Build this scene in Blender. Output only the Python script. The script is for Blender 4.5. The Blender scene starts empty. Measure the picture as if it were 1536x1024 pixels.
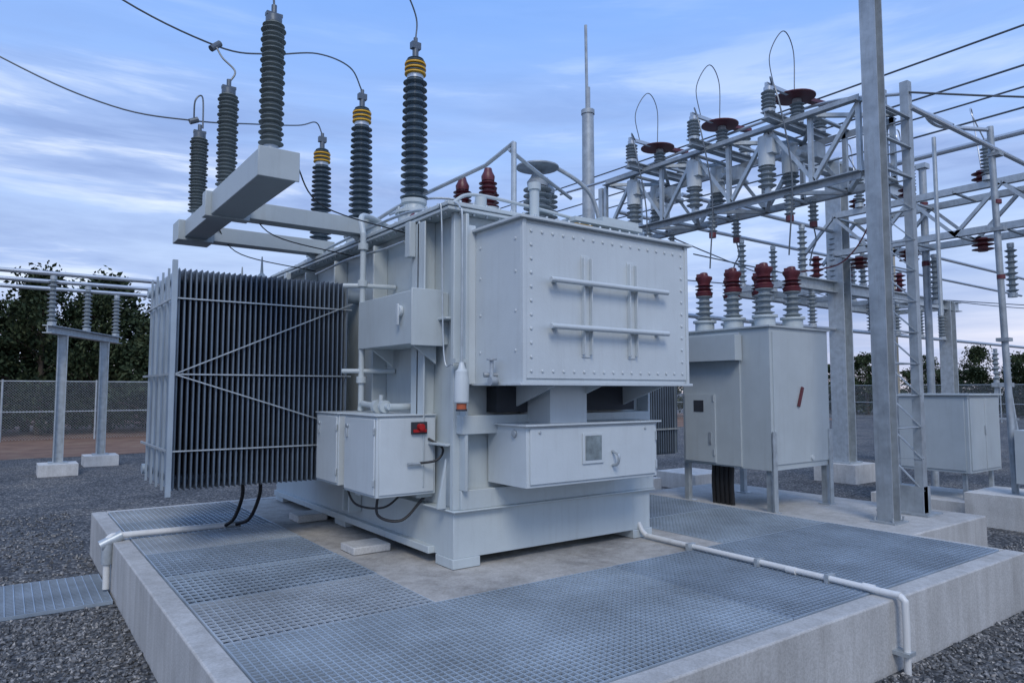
import bpy, math, random
from mathutils import Vector, Matrix
random.seed(7)
R=math.radians
scene=bpy.context.scene
scene.view_settings.view_transform='Standard'
scene.view_settings.look='None'
scene.view_settings.exposure=0

# ------------------------------------------------------------ materials
def nt_new(name):
    m=bpy.data.materials.new(name); m.use_nodes=True
    nt=m.node_tree; b=nt.nodes['Principled BSDF']
    return m,nt,b
def N(nt,t,**kw):
    n=nt.nodes.new(t)
    for k,v in kw.items():
        if k in n.inputs: n.inputs[k].default_value=v
        else: setattr(n,k,v)
    return n
def ramp(nt,fac,stops):
    r=nt.nodes.new('ShaderNodeValToRGB')
    e=r.color_ramp.elements
    while len(e)<len(stops): e.new(0.5)
    for i,(p,c) in enumerate(stops):
        e[i].position=p; e[i].color=(c[0],c[1],c[2],1)
    nt.links.new(fac,r.inputs[0]); return r
def mul(c,k): return tuple(min(1,x*k) for x in c)
def paint(name,col,rough=0.45,metal=0.0,var=0.12,scale=2.5,streak=True,bump=0.02,fine=60,spec=0.5,dirt=(0.16,0.14,0.11),dirtamt=0.25):
    m,nt,b=nt_new(name)
    tc=N(nt,'ShaderNodeTexCoord')
    n1=N(nt,'ShaderNodeTexNoise',Scale=scale,Detail=6.0,Roughness=0.6)
    nt.links.new(tc.outputs['Object'],n1.inputs['Vector'])
    r1=ramp(nt,n1.outputs['Fac'],[(0.3,mul(col,1-var)),(0.7,mul(col,1+var))])
    out=r1.outputs[0]
    if streak:
        mp=N(nt,'ShaderNodeMapping'); mp.inputs['Scale'].default_value=(9,9,0.7)
        nt.links.new(tc.outputs['Object'],mp.inputs['Vector'])
        n2=N(nt,'ShaderNodeTexNoise',Scale=2.0,Detail=5.0,Roughness=0.7)
        nt.links.new(mp.outputs[0],n2.inputs['Vector'])
        r2=ramp(nt,n2.outputs['Fac'],[(0.52,(0,0,0)),(0.8,(1,1,1))])
        mm=N(nt,'ShaderNodeMath',operation='MULTIPLY'); mm.inputs[1].default_value=dirtamt
        nt.links.new(r2.outputs[0],mm.inputs[0])
        mx=N(nt,'ShaderNodeMixRGB'); mx.inputs['Color2'].default_value=(*dirt,1)
        nt.links.new(mm.outputs[0],mx.inputs['Fac']); nt.links.new(out,mx.inputs['Color1'])
        out=mx.outputs[0]
    nt.links.new(out,b.inputs['Base Color'])
    n3=N(nt,'ShaderNodeTexNoise',Scale=float(fine),Detail=3.0)
    nt.links.new(tc.outputs['Object'],n3.inputs['Vector'])
    rr=N(nt,'ShaderNodeMapRange'); rr.inputs['To Min'].default_value=max(0.05,rough-0.1); rr.inputs['To Max'].default_value=min(1,rough+0.12)
    nt.links.new(n1.outputs['Fac'],rr.inputs['Value']); nt.links.new(rr.outputs[0],b.inputs['Roughness'])
    bp=N(nt,'ShaderNodeBump',Strength=bump*10,Distance=0.004)
    nt.links.new(n3.outputs['Fac'],bp.inputs['Height']); nt.links.new(bp.outputs[0],b.inputs['Normal'])
    b.inputs['Metallic'].default_value=metal
    b.inputs['Specular IOR Level'].default_value=spec
    return m
M={}
M['grey']=paint('grey_enamel',(0.47,0.525,0.54),0.38,dirtamt=0.16,var=0.06)
M['beamgrey']=paint('beam_enamel',(0.40,0.45,0.465),0.42,dirtamt=0.16,var=0.06)
M['cab']=paint('cabinet_enamel',(0.53,0.58,0.60),0.34,dirtamt=0.12,var=0.05)
M['cabd']=paint('breaker_enamel',(0.43,0.48,0.50),0.38,dirtamt=0.14,var=0.06)
M['fin']=paint('radiator_plate',(0.06,0.08,0.11),0.5,metal=0.0,var=0.15,dirtamt=0.2)  # shade between the plates painted into the colour
M['finedge']=paint('radiator_edge',(0.125,0.165,0.215),0.42,metal=0.2,var=0.2,dirtamt=0.3)  # kept paler than the inner plates, a painted lit edge
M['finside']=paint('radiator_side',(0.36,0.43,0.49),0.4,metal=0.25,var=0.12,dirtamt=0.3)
M['galv']=paint('galvanised_steel',(0.44,0.485,0.51),0.42,metal=0.45,var=0.18,scale=9,dirtamt=0.3)
M['galvd']=paint('galvanised_weathered',(0.35,0.39,0.42),0.48,metal=0.35,var=0.22,scale=6,dirtamt=0.4)
M['alu']=paint('aluminium_tube',(0.48,0.52,0.56),0.35,metal=0.6,var=0.08,streak=False)
M['pors']=paint('porcelain_slate',(0.075,0.105,0.125),0.22,var=0.12,streak=False,bump=0.0)
M['porg']=paint('porcelain_grey',(0.25,0.29,0.31),0.25,var=0.1,streak=False,bump=0.0)
M['silic']=paint('silicone_grey',(0.16,0.19,0.19),0.5,var=0.1,streak=False,bump=0.0)
M['maroon']=paint('maroon_boot',(0.115,0.024,0.032),0.4,var=0.25,streak=False)
M['yellow']=paint('yellow_band',(0.72,0.40,0.03),0.45,var=0.1,streak=False)
M['orange']=paint('orange_gel',(0.42,0.10,0.04),0.3,var=0.1,streak=False)
M['red']=paint('red_lamp',(0.40,0.015,0.015),0.25,var=0.1,streak=False)
M['black']=paint('black_rubber',(0.018,0.018,0.02),0.5,var=0.2,streak=False)
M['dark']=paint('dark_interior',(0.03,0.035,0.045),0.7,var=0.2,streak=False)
M['white']=paint('white_pvc',(0.66,0.67,0.66),0.4,var=0.06,dirtamt=0.25)
M['glass']=paint('window_glass',(0.20,0.24,0.25),0.12,var=0.35,scale=14,streak=False,bump=0)
M['wire']=paint('conductor',(0.13,0.15,0.17),0.4,metal=0.5,var=0.1,streak=False)
M['bark']=paint('bark',(0.07,0.055,0.04),0.9,var=0.3,streak=False)
M['yellowcol']=paint('ochre_concrete',(0.42,0.38,0.29),0.8,var=0.15)
def concrete(name,col,sc=1.3,lo=0.62,streak=0.9,sl=0.70):
    m,nt,b=nt_new(name)
    tc=N(nt,'ShaderNodeTexCoord')
    a=N(nt,'ShaderNodeTexNoise',Scale=sc,Detail=8.0,Roughness=0.65); nt.links.new(tc.outputs['Object'],a.inputs['Vector'])
    r=ramp(nt,a.outputs['Fac'],[(0.28,mul(col,lo)),(0.5,col),(0.72,mul(col,1.15))])
    f=N(nt,'ShaderNodeTexNoise',Scale=70.0,Detail=4.0); nt.links.new(tc.outputs['Object'],f.inputs['Vector'])
    r2=ramp(nt,f.outputs['Fac'],[(0.35,(0.80,0.80,0.79)),(0.6,(1,1,1))])
    mp=N(nt,'ShaderNodeMapping'); mp.inputs['Scale'].default_value=(5,5,0.5)
    nt.links.new(tc.outputs['Object'],mp.inputs['Vector'])
    st=N(nt,'ShaderNodeTexNoise',Scale=1.6,Detail=6.0,Roughness=0.7); nt.links.new(mp.outputs[0],st.inputs['Vector'])
    r3=ramp(nt,st.outputs['Fac'],[(0.35,(sl,sl*.98,sl*.95)),(0.6,(1,1,1))])
    mx=N(nt,'ShaderNodeMixRGB',blend_type='MULTIPLY',Fac=0.8); nt.links.new(r.outputs[0],mx.inputs['Color1']); nt.links.new(r2.outputs[0],mx.inputs['Color2'])
    mx2=N(nt,'ShaderNodeMixRGB',blend_type='MULTIPLY',Fac=streak); nt.links.new(mx.outputs[0],mx2.inputs['Color1']); nt.links.new(r3.outputs[0],mx2.inputs['Color2'])
    nt.links.new(mx2.outputs[0],b.inputs['Base Color']); b.inputs['Roughness'].default_value=0.88
    bp=N(nt,'ShaderNodeBump',Strength=0.35,Distance=0.006); nt.links.new(f.outputs['Fac'],bp.inputs['Height']); nt.links.new(bp.outputs[0],b.inputs['Normal'])
    return m
M['conc']=concrete('concrete',(0.48,0.48,0.47),1.1,0.80,0.75,0.74)
M['concw']=concrete('concrete_pale',(0.60,0.60,0.585),3,0.8,0.5)
M['concs']=concrete('concrete_stained',(0.46,0.445,0.42),1.6,0.5)
def gravelmat():
    m,nt,b=nt_new('gravel')
    tc=N(nt,'ShaderNodeTexCoord')
    v=N(nt,'ShaderNodeTexVoronoi',Scale=34.0); nt.links.new(tc.outputs['Object'],v.inputs['Vector'])
    sep=N(nt,'ShaderNodeSeparateColor'); nt.links.new(v.outputs['Color'],sep.inputs[0])
    r=ramp(nt,sep.outputs[0],[(0.0,(0.035,0.038,0.042)),(0.45,(0.09,0.095,0.102)),(0.8,(0.18,0.185,0.19)),(1.0,(0.38,0.37,0.35))])
    dr=ramp(nt,v.outputs['Distance'],[(0.25,(1,1,1)),(0.75,(0.3,0.3,0.3))])
    mx=N(nt,'ShaderNodeMixRGB',blend_type='MULTIPLY',Fac=0.75); nt.links.new(r.outputs[0],mx.inputs['Color1']); nt.links.new(dr.outputs[0],mx.inputs['Color2'])
    n=N(nt,'ShaderNodeTexNoise',Scale=0.45,Detail=9.0,Roughness=0.75); nt.links.new(tc.outputs['Object'],n.inputs['Vector'])
    r2=ramp(nt,n.outputs['Fac'],[(0.36,(0.55,0.57,0.60)),(0.5,(1,1,1)),(0.64,(1.55,1.42,1.25))])
    mx2=N(nt,'ShaderNodeMixRGB',blend_type='MULTIPLY',Fac=1.0); nt.links.new(mx.outputs[0],mx2.inputs['Color1']); nt.links.new(r2.outputs[0],mx2.inputs['Color2'])
    nt.links.new(mx2.outputs[0],b.inputs['Base Color']); b.inputs['Roughness'].default_value=0.85
    bp=N(nt,'ShaderNodeBump',Strength=1.0,Distance=0.02); bp.invert=True
    nt.links.new(v.outputs['Distance'],bp.inputs['Height']); nt.links.new(bp.outputs[0],b.inputs['Normal'])
    return m
M['gravel']=gravelmat()
def stonemat():
    m,nt,b=nt_new('stone')
    g=N(nt,'ShaderNodeNewGeometry')
    r=ramp(nt,g.outputs['Random Per Island'],[(0.0,(0.035,0.038,0.042)),(0.5,(0.10,0.105,0.11)),(0.85,(0.20,0.20,0.20)),(1.0,(0.40,0.38,0.35))])
    nt.links.new(r.outputs[0],b.inputs['Base Color']); b.inputs['Roughness'].default_value=0.85
    return m
M['stone']=stonemat()
def soilmat():
    m,nt,b=nt_new('soil')
    tc=N(nt,'ShaderNodeTexCoord')
    n=N(nt,'ShaderNodeTexNoise',Scale=0.9,Detail=9.0,Roughness=0.7); nt.links.new(tc.outputs['Object'],n.inputs['Vector'])
    r=ramp(nt,n.outputs['Fac'],[(0.3,(0.10,0.06,0.045)),(0.5,(0.19,0.11,0.075)),(0.7,(0.23,0.165,0.11))])
    nt.links.new(r.outputs[0],b.inputs['Base Color']); b.inputs['Roughness'].default_value=0.95
    return m
M['soil']=soilmat()
def leafmat(name,a,bcol,c):
    m,nt,b=nt_new(name)
    g=N(nt,'ShaderNodeNewGeometry')
    tc=N(nt,'ShaderNodeTexCoord')
    n=N(nt,'ShaderNodeTexNoise',Scale=0.9,Detail=3.0); nt.links.new(tc.outputs['Object'],n.inputs['Vector'])
    ad=N(nt,'ShaderNodeMath',operation='ADD'); nt.links.new(g.outputs['Random Per Island'],ad.inputs[0]); nt.links.new(n.outputs['Fac'],ad.inputs[1])
    hf=N(nt,'ShaderNodeMath',operation='MULTIPLY'); hf.inputs[1].default_value=0.5; nt.links.new(ad.outputs[0],hf.inputs[0])
    r=ramp(nt,hf.outputs[0],[(0.2,a),(0.5,bcol),(0.85,c)])
    nt.links.new(r.outputs[0],b.inputs['Base Color']); b.inputs['Roughness'].default_value=0.8
    b.inputs['Specular IOR Level'].default_value=0.2
    return m
M['leaf']=leafmat('foliage',(0.012,0.022,0.010),(0.030,0.048,0.022),(0.075,0.088,0.042))
def gratemat(name,col):
    return paint(name,col,0.42,metal=0.3,var=0.22,scale=1.6,dirtamt=0.25,bump=0.0)
M['gr1']=gratemat('grating_a',(0.40,0.47,0.53))
M['gr2']=gratemat('grating_b',(0.34,0.41,0.48))
M['gr3']=gratemat('grating_c',(0.46,0.51,0.55))
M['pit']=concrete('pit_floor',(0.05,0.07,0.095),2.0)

# ------------------------------------------------------------ builder
class B:
    def __init__(s): s.v=[];s.f=[];s.m=[];s.mats=[];s.cur=0
    def mat(s,k):
        if k not in s.mats: s.mats.append(k)
        s.cur=s.mats.index(k); return s
    def add(s,vs,fs):
        o=len(s.v); s.v.extend([tuple(v) for v in vs])
        for f in fs: s.f.append([i+o for i in f]); s.m.append(s.cur)
    def box(s,x0,x1,y0,y1,z0,z1):
        s.add([(x0,y0,z0),(x1,y0,z0),(x1,y1,z0),(x0,y1,z0),(x0,y0,z1),(x1,y0,z1),(x1,y1,z1),(x0,y1,z1)],
              [(0,3,2,1),(4,5,6,7),(0,1,5,4),(1,2,6,5),(2,3,7,6),(3,0,4,7)])
    def beam(s,p,q,w,h,up=(0,0,1)):
        p=Vector(p);q=Vector(q);d=(q-p).normalized();up=Vector(up)
        if abs(d.dot(up))>0.98: up=Vector((1,0,0))
        a=d.cross(up).normalized();b=a.cross(d).normalized()
        vs=[]
        for c in (p,q):
            for i,j in ((-1,-1),(1,-1),(1,1),(-1,1)): vs.append(c+a*(i*w/2)+b*(j*h/2))
        s.add(vs,[(0,1,2,3),(7,6,5,4),(0,4,5,1),(1,5,6,2),(2,6,7,3),(3,7,4,0)])
    def angle(s,p,q,w=0.07,t=0.01,up=(0,0,1),sa=1,sb=1):
        p=Vector(p);q=Vector(q);d=(q-p).normalized();up=Vector(up)
        if abs(d.dot(up))>0.98: up=Vector((1,0,0))
        a=d.cross(up).normalized()*sa;b=a.cross(d).normalized()*sb
        prof=[(0,0),(w,0),(w,t),(t,t),(t,w),(0,w)]
        vs=[p+a*i+b*j for i,j in prof]+[q+a*i+b*j for i,j in prof]
        fs=[(i,(i+1)%6,(i+1)%6+6,i+6) for i in range(6)]+[(5,4,3,2,1,0),(6,7,8,9,10,11)]
        s.add(vs,fs)
    def hbeam(s,p,q,w,h,t=0.02,up=(0,0,1)):
        p=Vector(p);q=Vector(q);d=(q-p).normalized();u=Vector(up)
        if abs(d.dot(u))>0.98: u=Vector((1,0,0))
        a=d.cross(u).normalized();b=a.cross(d).normalized()
        s.beam(p+b*(h/2-t/2),q+b*(h/2-t/2),w,t,up); s.beam(p-b*(h/2-t/2),q-b*(h/2-t/2),w,t,up)
        s.beam(p,q,t,h-2*t,up)
    def lathe(s,p,q,prof,n=20):
        p=Vector(p);q=Vector(q);d=(q-p).normalized()
        u=Vector((0,0,1)) if abs(d.z)<0.9 else Vector((1,0,0))
        a=d.cross(u).normalized();b=d.cross(a).normalized()
        vs=[]
        for t,r in prof:
            for i in range(n):
                an=2*math.pi*i/n
                vs.append(p+d*t+a*(r*math.cos(an))+b*(r*math.sin(an)))
        fs=[]
        for k in range(len(prof)-1):
            for i in range(n):
                j=(i+1)%n
                fs.append((k*n+i,k*n+j,(k+1)*n+j,(k+1)*n+i))
        fs.append(tuple(range(n-1,-1,-1))); fs.append(tuple((len(prof)-1)*n+i for i in range(n)))
        s.add(vs,fs)
    def cyl(s,p,q,r,n=16,r2=None):
        L=(Vector(q)-Vector(p)).length
        s.lathe(p,q,[(0,r),(L,r if r2 is None else r2)],n)
    def tube(s,pts,r,n=8,sub=8,smooth=True):
        pts=[Vector(p) for p in pts]
        if smooth and len(pts)>2:
            o=[]
            e=[2*pts[0]-pts[1]]+pts+[2*pts[-1]-pts[-2]]
            for i in range(1,len(e)-2):
                p0,p1,p2,p3=e[i-1:i+3]
                for k in range(sub):
                    t=k/sub
                    o.append(0.5*((2*p1)+(p2-p0)*t+(2*p0-5*p1+4*p2-p3)*t*t+(3*p1-p0-3*p2+p3)*t**3))
            o.append(pts[-1]); pts=o
        vs=[];prev=None
        for i,p in enumerate(pts):
            d=(pts[min(i+1,len(pts)-1)]-pts[max(i-1,0)]).normalized()
            if prev is None:
                u=Vector((0,0,1)) if abs(d.z)<0.9 else Vector((1,0,0))
                a=d.cross(u).normalized()
            else: a=(prev-d*prev.dot(d)).normalized()
            prev=a;b=d.cross(a)
            for k in range(n):
                an=2*math.pi*k/n; vs.append(p+a*(r*math.cos(an))+b*(r*math.sin(an)))
        fs=[]
        for k in range(len(pts)-1):
            for i in range(n):
                j=(i+1)%n; fs.append((k*n+i,k*n+j,(k+1)*n+j,(k+1)*n+i))
        fs.append(tuple(range(n-1,-1,-1))); fs.append(tuple((len(pts)-1)*n+i for i in range(n)))
        s.add(vs,fs)
    def sheds(s,p,q,core,shed,count,n=24,taper=1.0,alt=1.0):
        L=(Vector(q)-Vector(p)).length; pr=[(0,core)]
        st=L/count
        for i in range(count):
            k=1+(taper-1)*(i/count); c=core*k; sh=shed*k*(alt if i%2 else 1)
            t=i*st
            pr+=[(t+st*0.12,c),(t+st*0.22,c+ (sh-c)*0.35),(t+st*0.42,sh),(t+st*0.50,sh),(t+st*0.60,c+(sh-c)*0.4),(t+st*0.78,c)]
        pr.append((L,core*taper))
        s.lathe(p,q,pr,n)
    def done(s,name,parent=None,bevel=0,sharp=32):
        me=bpy.data.meshes.new(name); me.from_pydata(s.v,[],s.f)
        for k in s.mats: me.materials.append(M[k])
        me.polygons.foreach_set('material_index',s.m)
        me.polygons.foreach_set('use_smooth',[True]*len(s.f))
        me.update(); me.set_sharp_from_angle(angle=R(sharp))
        ob=bpy.data.objects.new(name,me); scene.collection.objects.link(ob)
        if parent: ob.parent=parent
        if bevel:
            md=ob.modifiers.new('bev','BEVEL'); md.width=bevel; md.segments=2; md.limit_method='ANGLE'; md.angle_limit=R(50)
        return ob
def _chain(fn):
    def g(s,*a,**k):
        fn(s,*a,**k); return s
    return g
for _n in ('add','box','beam','angle','hbeam','lathe','cyl','tube','sheds'): setattr(B,_n,_chain(getattr(B,_n)))
def empty(name):
    e=bpy.data.objects.new(name,None); scene.collection.objects.link(e); return e

# ------------------------------------------------------------ ground
b=B().mat('gravel'); b.add([(-400,-400,0),(400,-400,0),(400,400,0),(-400,400,0)],[(0,1,2,3)]); b.done('ground')
b=B().mat('soil')
edge=[]
for i in range(161):
    x=-90+i*.85; edge.append((x,24.3+math.sin(i*.33)*0.5+random.uniform(-.25,.25)))
vs=[(x,y,0.004) for x,y in edge]+[(x,200,0.004) for x,y in edge]
b.add(vs,[(i,i+1,i+162,i+161) for i in range(160)]); b.done('bare_soil')
b=B().mat('stone')
ico=[(0,0,-1),(0.72,-0.53,-0.45),(-0.28,-0.85,-0.45),(-0.89,0,-0.45),(-0.28,0.85,-0.45),(0.72,0.53,-0.45),(0.28,-0.85,0.45),(-0.72,-0.53,0.45),(-0.72,0.53,0.45),(0.28,0.85,0.45),(0.89,0,0.45),(0,0,1)]
icf=[(0,1,2),(1,0,5),(0,2,3),(0,3,4),(0,4,5),(1,5,10),(2,1,6),(3,2,7),(4,3,8),(5,4,9),(1,10,6),(2,6,7),(3,7,8),(4,8,9),(5,9,10),(6,10,11),(7,6,11),(8,7,11),(9,8,11),(10,9,11)]
def stones(n,x0,x1,y0,y1,smin,smax):
    for _ in range(n):
        x=random.uniform(x0,x1);y=random.uniform(y0,y1)
        if 0.88<x<7.3 and 2.4<y<9.7: continue
        if x<0.9 and 7.2<y<8.5: continue
        s=random.uniform(smin,smax)
        rot=Matrix.Rotation(random.uniform(0,6.28),3,Vector((random.uniform(-1,1),random.uniform(-1,1),random.uniform(-1,1))).normalized())
        sc=Vector((s*random.uniform(.7,1.2),s*random.uniform(.7,1.2),s*random.uniform(.5,.8)))
        vs=[]
        for c in ico:
            v=Vector((c[0]*sc.x,c[1]*sc.y,c[2]*sc.z))*random.uniform(.85,1.15); v=rot@v
            vs.append((v.x+x,v.y+y,v.z+s*0.25))
        b.add(vs,icf)
stones(15000,-2.6,0.9,2.6,8.0,0.010,0.028)
stones(5000,3.2,8.2,0.8,2.42,0.010,0.028)
stones(3000,7.4,10.5,1.2,3.5,0.012,0.026)
stones(3000,-5,0.9,8.5,13,0.014,0.030)
b.done('gravel',sharp=10)

# ------------------------------------------------------------ concrete pad
PZ=0.48
b=B().mat('conc')
X0,X1,Y0,Y1=0.9,7.35,2.42,9.6
b.box(X0,X0+.15,Y0,Y1,-.02,PZ); b.box(X0+.15,X1,Y0,Y0+.16,-.02,PZ)
b.box(X0+.15,X1,Y1-.15,Y1,-.02,PZ); b.box(X1-.10,X1,Y0+.16,Y1-.15,-.02,PZ)
b.done('concrete_pad_kerb',bevel=0.012)
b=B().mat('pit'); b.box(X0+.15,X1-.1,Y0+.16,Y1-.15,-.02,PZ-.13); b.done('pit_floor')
b=B().mat('concs'); b.box(2.42,5.5,4.2,9.4,PZ-.128,PZ); b.done('transformer_plinth',bevel=0.01)
def grate(b,x0,x1,y0,y1,z,key,main='y',sp=0.034,cs=0.055,bw=.0032,cw=.004):
    b.mat(key); g=0.005; x0+=g;x1-=g;y0+=g;y1-=g
    fr=0.009
    b.box(x0,x0+fr,y0,y1,z-.035,z); b.box(x1-fr,x1,y0,y1,z-.035,z)
    b.box(x0+fr,x1-fr,y0,y0+fr,z-.035,z); b.box(x0+fr,x1-fr,y1-fr,y1,z-.035,z)
    xi0,xi1,yi0,yi1=x0+fr,x1-fr,y0+fr,y1-fr
    if main=='y':
        n=int((xi1-xi0)/sp)
        for i in range(1,n): x=xi0+(xi1-xi0)*i/n; b.box(x-bw,x+bw,yi0,yi1,z-.028,z-.001)
        n=int((yi1-yi0)/cs)
        for i in range(1,n): y=yi0+(yi1-yi0)*i/n; b.box(xi0,xi1,y-cw,y+cw,z-.012,z+.0005)
    else:
        n=int((yi1-yi0)/sp)
        for i in range(1,n): y=yi0+(yi1-yi0)*i/n; b.box(xi0,xi1,y-bw,y+bw,z-.028,z-.001)
        n=int((xi1-xi0)/cs)
        for i in range(1,n): x=xi0+(xi1-xi0)*i/n; b.box(x-cw,x+cw,yi0,yi1,z-.012,z+.0005)
b=B()
GZ=PZ+0.004
ys=[4.2,5.1,5.95,6.85,7.7,8.6,9.45]; ks=['gr3','gr1','gr2','gr3','gr1','gr3']
for i in range(6): grate(b,1.05,2.42,ys[i],ys[i+1],GZ+(.003 if i%2 else 0),ks[i],'y',0.048,0.075 if i%3 else .06)
for i,(xa,xb) in enumerate(((1.05,4.05),(4.05,7.25))):
    grate(b,xa,xb,2.58,4.2,GZ+(.002 if i%2 else 0),'gr2' if i%2 else 'gr1','x',0.042,0.044,.004,.004)
ys=[4.2,5.5,6.8,8.1,9.45]; ks=['gr1','gr2','gr1','gr3']
for i in range(4): grate(b,5.5,7.25,ys[i],ys[i+1],GZ,ks[i],'x',0.046,0.05)
b.done('steel_grating')
b=B()
for x0,x1,k in ((-4.0,-2.2,'gr2'),(-2.2,-.7,'gr1'),(-.7,.88,'gr2')): grate(b,x0,x1,7.25,8.4,0.035,k,'x',0.05,0.07)
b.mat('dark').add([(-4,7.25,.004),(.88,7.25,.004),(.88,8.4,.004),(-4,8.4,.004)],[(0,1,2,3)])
b.done('trench_grating')

# ------------------------------------------------------------ transformer
T=empty('power_transformer')
b=B().mat('grey')
TX0,TX1,TY0,TY1=2.95,5.2,4.85,9.3
b.box(TX0,TX1,TY0,TY1,.56,.93)
b.box(TX0-.03,TX1+.03,TY0-.05,TY1,.93,.945)
b.box(TX0+.06,TX1-.06,TY0+.06,TY1-.05,.945,3.36)
b.box(TX0+.05,TX1+.03,TY0-.03,TY0+.06,.945,1.10)
b.box(TX0+.02,TX1-.1,TY0-.10,TY0+.06,1.55,1.70)
for x in (TX0-.01,TX1-.24):
    for y in (TY0-.01,7.0,TY1-.3): b.box(x,x+.26,y,y+.28,PZ+.003,.562)
b.box(TX0-.06,TX0+.003,TY0+.3,TY1-.1,.56,.62)
b.box(TX0-.01,TX0+.06,TY0+.0,TY0+.05,.945,3.36)
b.box(TX0-.10,TX0+.06,5.28,5.31,1.0,3.36)
b.box(TX0-.10,TX0-.085,5.18,5.41,1.1,3.34)
for y in (5.31+.9,7.2,8.1,8.9): b.box(TX0-.09,TX0+.06,y,y+.03,1.0,3.3)
for z in (2.48,1.45): b.box(TX0-.05,TX0+.06,4.9,5.28,z,z+.02)
b.add([(TX0-.02,4.93,.95),(TX0-.02,4.96,.95),(TX0-.02,4.93,1.35),(TX0-.02,4.96,1.35),(TX0-.10,4.93,.95),(TX0-.10,4.96,.95)],[(0,4,2),(1,3,5),(4,5,3,2),(0,1,5,4),(0,2,3,1)])
for x in (3.0,5.1): b.box(x,x+.03,TY0-.09,TY0+.06,1.10,3.34)
b.box(TX0-.10,TX1+.12,TY0-.06,TY1+.1,3.36,3.39)
b.box(TX0-.11,TX1+.13,TY0-.07,TY1+.11,3.395,3.43)
b.box(TX0+.15,TX1-.15,TY0+.35,TY1-.2,3.43,3.50)
b.mat('galv')
for i in range(34):
    y=TY0+.03+i*.13; b.cyl((TX0-.07,y,3.34),(TX0-.07,y,3.455),.014,6)
for i in range(18):
    x=TX0+.03+i*.13; b.cyl((x,TY0-.03,3.34),(x,TY0-.03,3.455),.014,6)
b.mat('grey')
for y in (5.34,8.6): b.box(TX0-.16,TX0-.10,y,y+.09,3.05,3.36)
b.box(TX0-.14,TX0-.005,6.6,6.63,.70,.92); b.box(TX0-.14,TX0-.005,6.75,6.78,.70,.92)
b.mat('galv').cyl((3.05,TY0-.03,1.16),(3.05,TY0+.03,1.16),.02,8)
b.done('tank',T,bevel=0.006)
b=B().mat('grey')
b.box(2.67,TX0+.06,5.05,6.12,2.28,2.72); b.box(2.655,TX0,5.035,5.05,2.265,2.735)
b.mat('cab').cyl((2.64,5.25,2.56),(2.67,5.25,2.56),.05,16)
b.box(2.63,2.645,5.23,5.27,2.44,2.62)
b.mat('grey')
for y in (5.15,5.95): b.add([(2.72,y,2.28),(2.95,y,2.28),(2.95,y,2.12),(2.72,y+.02,2.28),(2.95,y+.02,2.28),(2.95,y+.02,2.12)],[(0,2,1),(3,4,5),(0,3,5,2)])
b.done('side_junction_box',T,bevel=0.006)
b=B().mat('cab')
CX0,CX1,CY0,CY1,CZ0,CZ1=3.1,4.96,4.15,4.80,1.96,3.19
b.box(CX0,CX1,CY0,CY1,CZ0,CZ1)
b.box(CX0-.04,CX1+.04,CY0-.05,CY1+.02,CZ1,CZ1+.022)
b.box(CX0-.03,CX1+.03,CY0-.035,CY1+.02,CZ0-.022,CZ0)
b.box(CX0+.03,CX1-.03,CY0-.012,CY0,CZ0+.03,CZ1-.03)
for x0,x1 in ((CX0,CX0+.035),(CX1-.035,CX1)): b.box(x0,x1,CY0-.022,CY0,CZ0,CZ1)
def rivet(x,z): b.lathe((x,CY0-.0115,z),(x,CY0-.03,z),[(0,.0125),(.006,.0125),(.010,.008)],8)
nx=17
for i in range(nx):
    x=CX0+.085+(CX1-CX0-.17)*i/(nx-1); rivet(x,CZ0+.085); rivet(x,CZ1-.085)
for i in range(1,10):
    z=CZ0+.085+(CZ1-CZ0-.17)*i/10; rivet(CX0+.085,z); rivet(CX1-.085,z)
for x in (3.73,4.24):
    b.box(x-.045,x+.045,CY0-.020,CY0-.012,2.16,2.97)
    b.box(x-.045,x-.035,CY0-.055,CY0-.020,2.18,2.95); b.box(x+.035,x+.045,CY0-.055,CY0-.020,2.18,2.95)
for z in (2.74,2.385):
    b.cyl((3.32,CY0-.085,z),(4.62,CY0-.085,z),.022,12)
    for x in (3.40,3.73,4.24,4.54): b.box(x-.02,x+.02,CY0-.08,CY0-.012,z-.014,z+.014)
for x in (3.5,4.0,4.75):
    b.add([(x,CY0+.1,CZ0-.022),(x+.02,CY0+.1,CZ0-.022),(x+.02,4.9,CZ0-.022),(x,4.9,CZ0-.022),(x,4.9,1.72),(x+.02,4.9,1.72)],[(0,1,2,3),(0,5,1),(0,3,4),(0,4,5),(1,5,2),(3,2,5,4)])
b.box(3.62,4.02,4.45,4.86,1.62,CZ0-.022)
b.mat('yellow').box(3.60,3.78,CY0-.05,CY0+.1,CZ1+.022,CZ1+.028)
b.mat('cab')
b.box(CX0-.07,CX0,4.77,4.86,1.95,3.25)
for z in (2.2,2.5,2.8,3.05): b.cyl((CX0-.006,4.70,z),(CX0+.01,4.70,z),.012,8); b.cyl((CX0-.006,4.22,z),(CX0+.01,4.22,z),.012,8)
b.done('cable_box',T,bevel=0.005)
b=B().mat('dark'); b.box(3.3,4.9,4.755,4.905,1.72,1.93); b.done('shadow_recess_panel',T)  # dark box painted in as the shade under the cable box
b=B().mat('cab')
b.box(3.3,4.76,4.35,4.88,1.144,1.62); b.box(3.27,4.79,4.31,4.86,1.62,1.635)
b.box(3.33,4.73,4.335,4.35,1.17,1.60)
b.box(3.86,4.09,4.322,4.335,1.30,1.55)
b.mat('glass').box(3.885,4.065,4.316,4.322,1.33,1.53)
b.mat('galv').tube([(4.20,4.335,1.27),(4.20,4.27,1.29),(4.20,4.26,1.36),(4.20,4.335,1.39)],.012,8)
b.mat('galv')
b.cyl((3.28,4.50,1.56),(3.30,4.50,1.56),.03,12)
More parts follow.
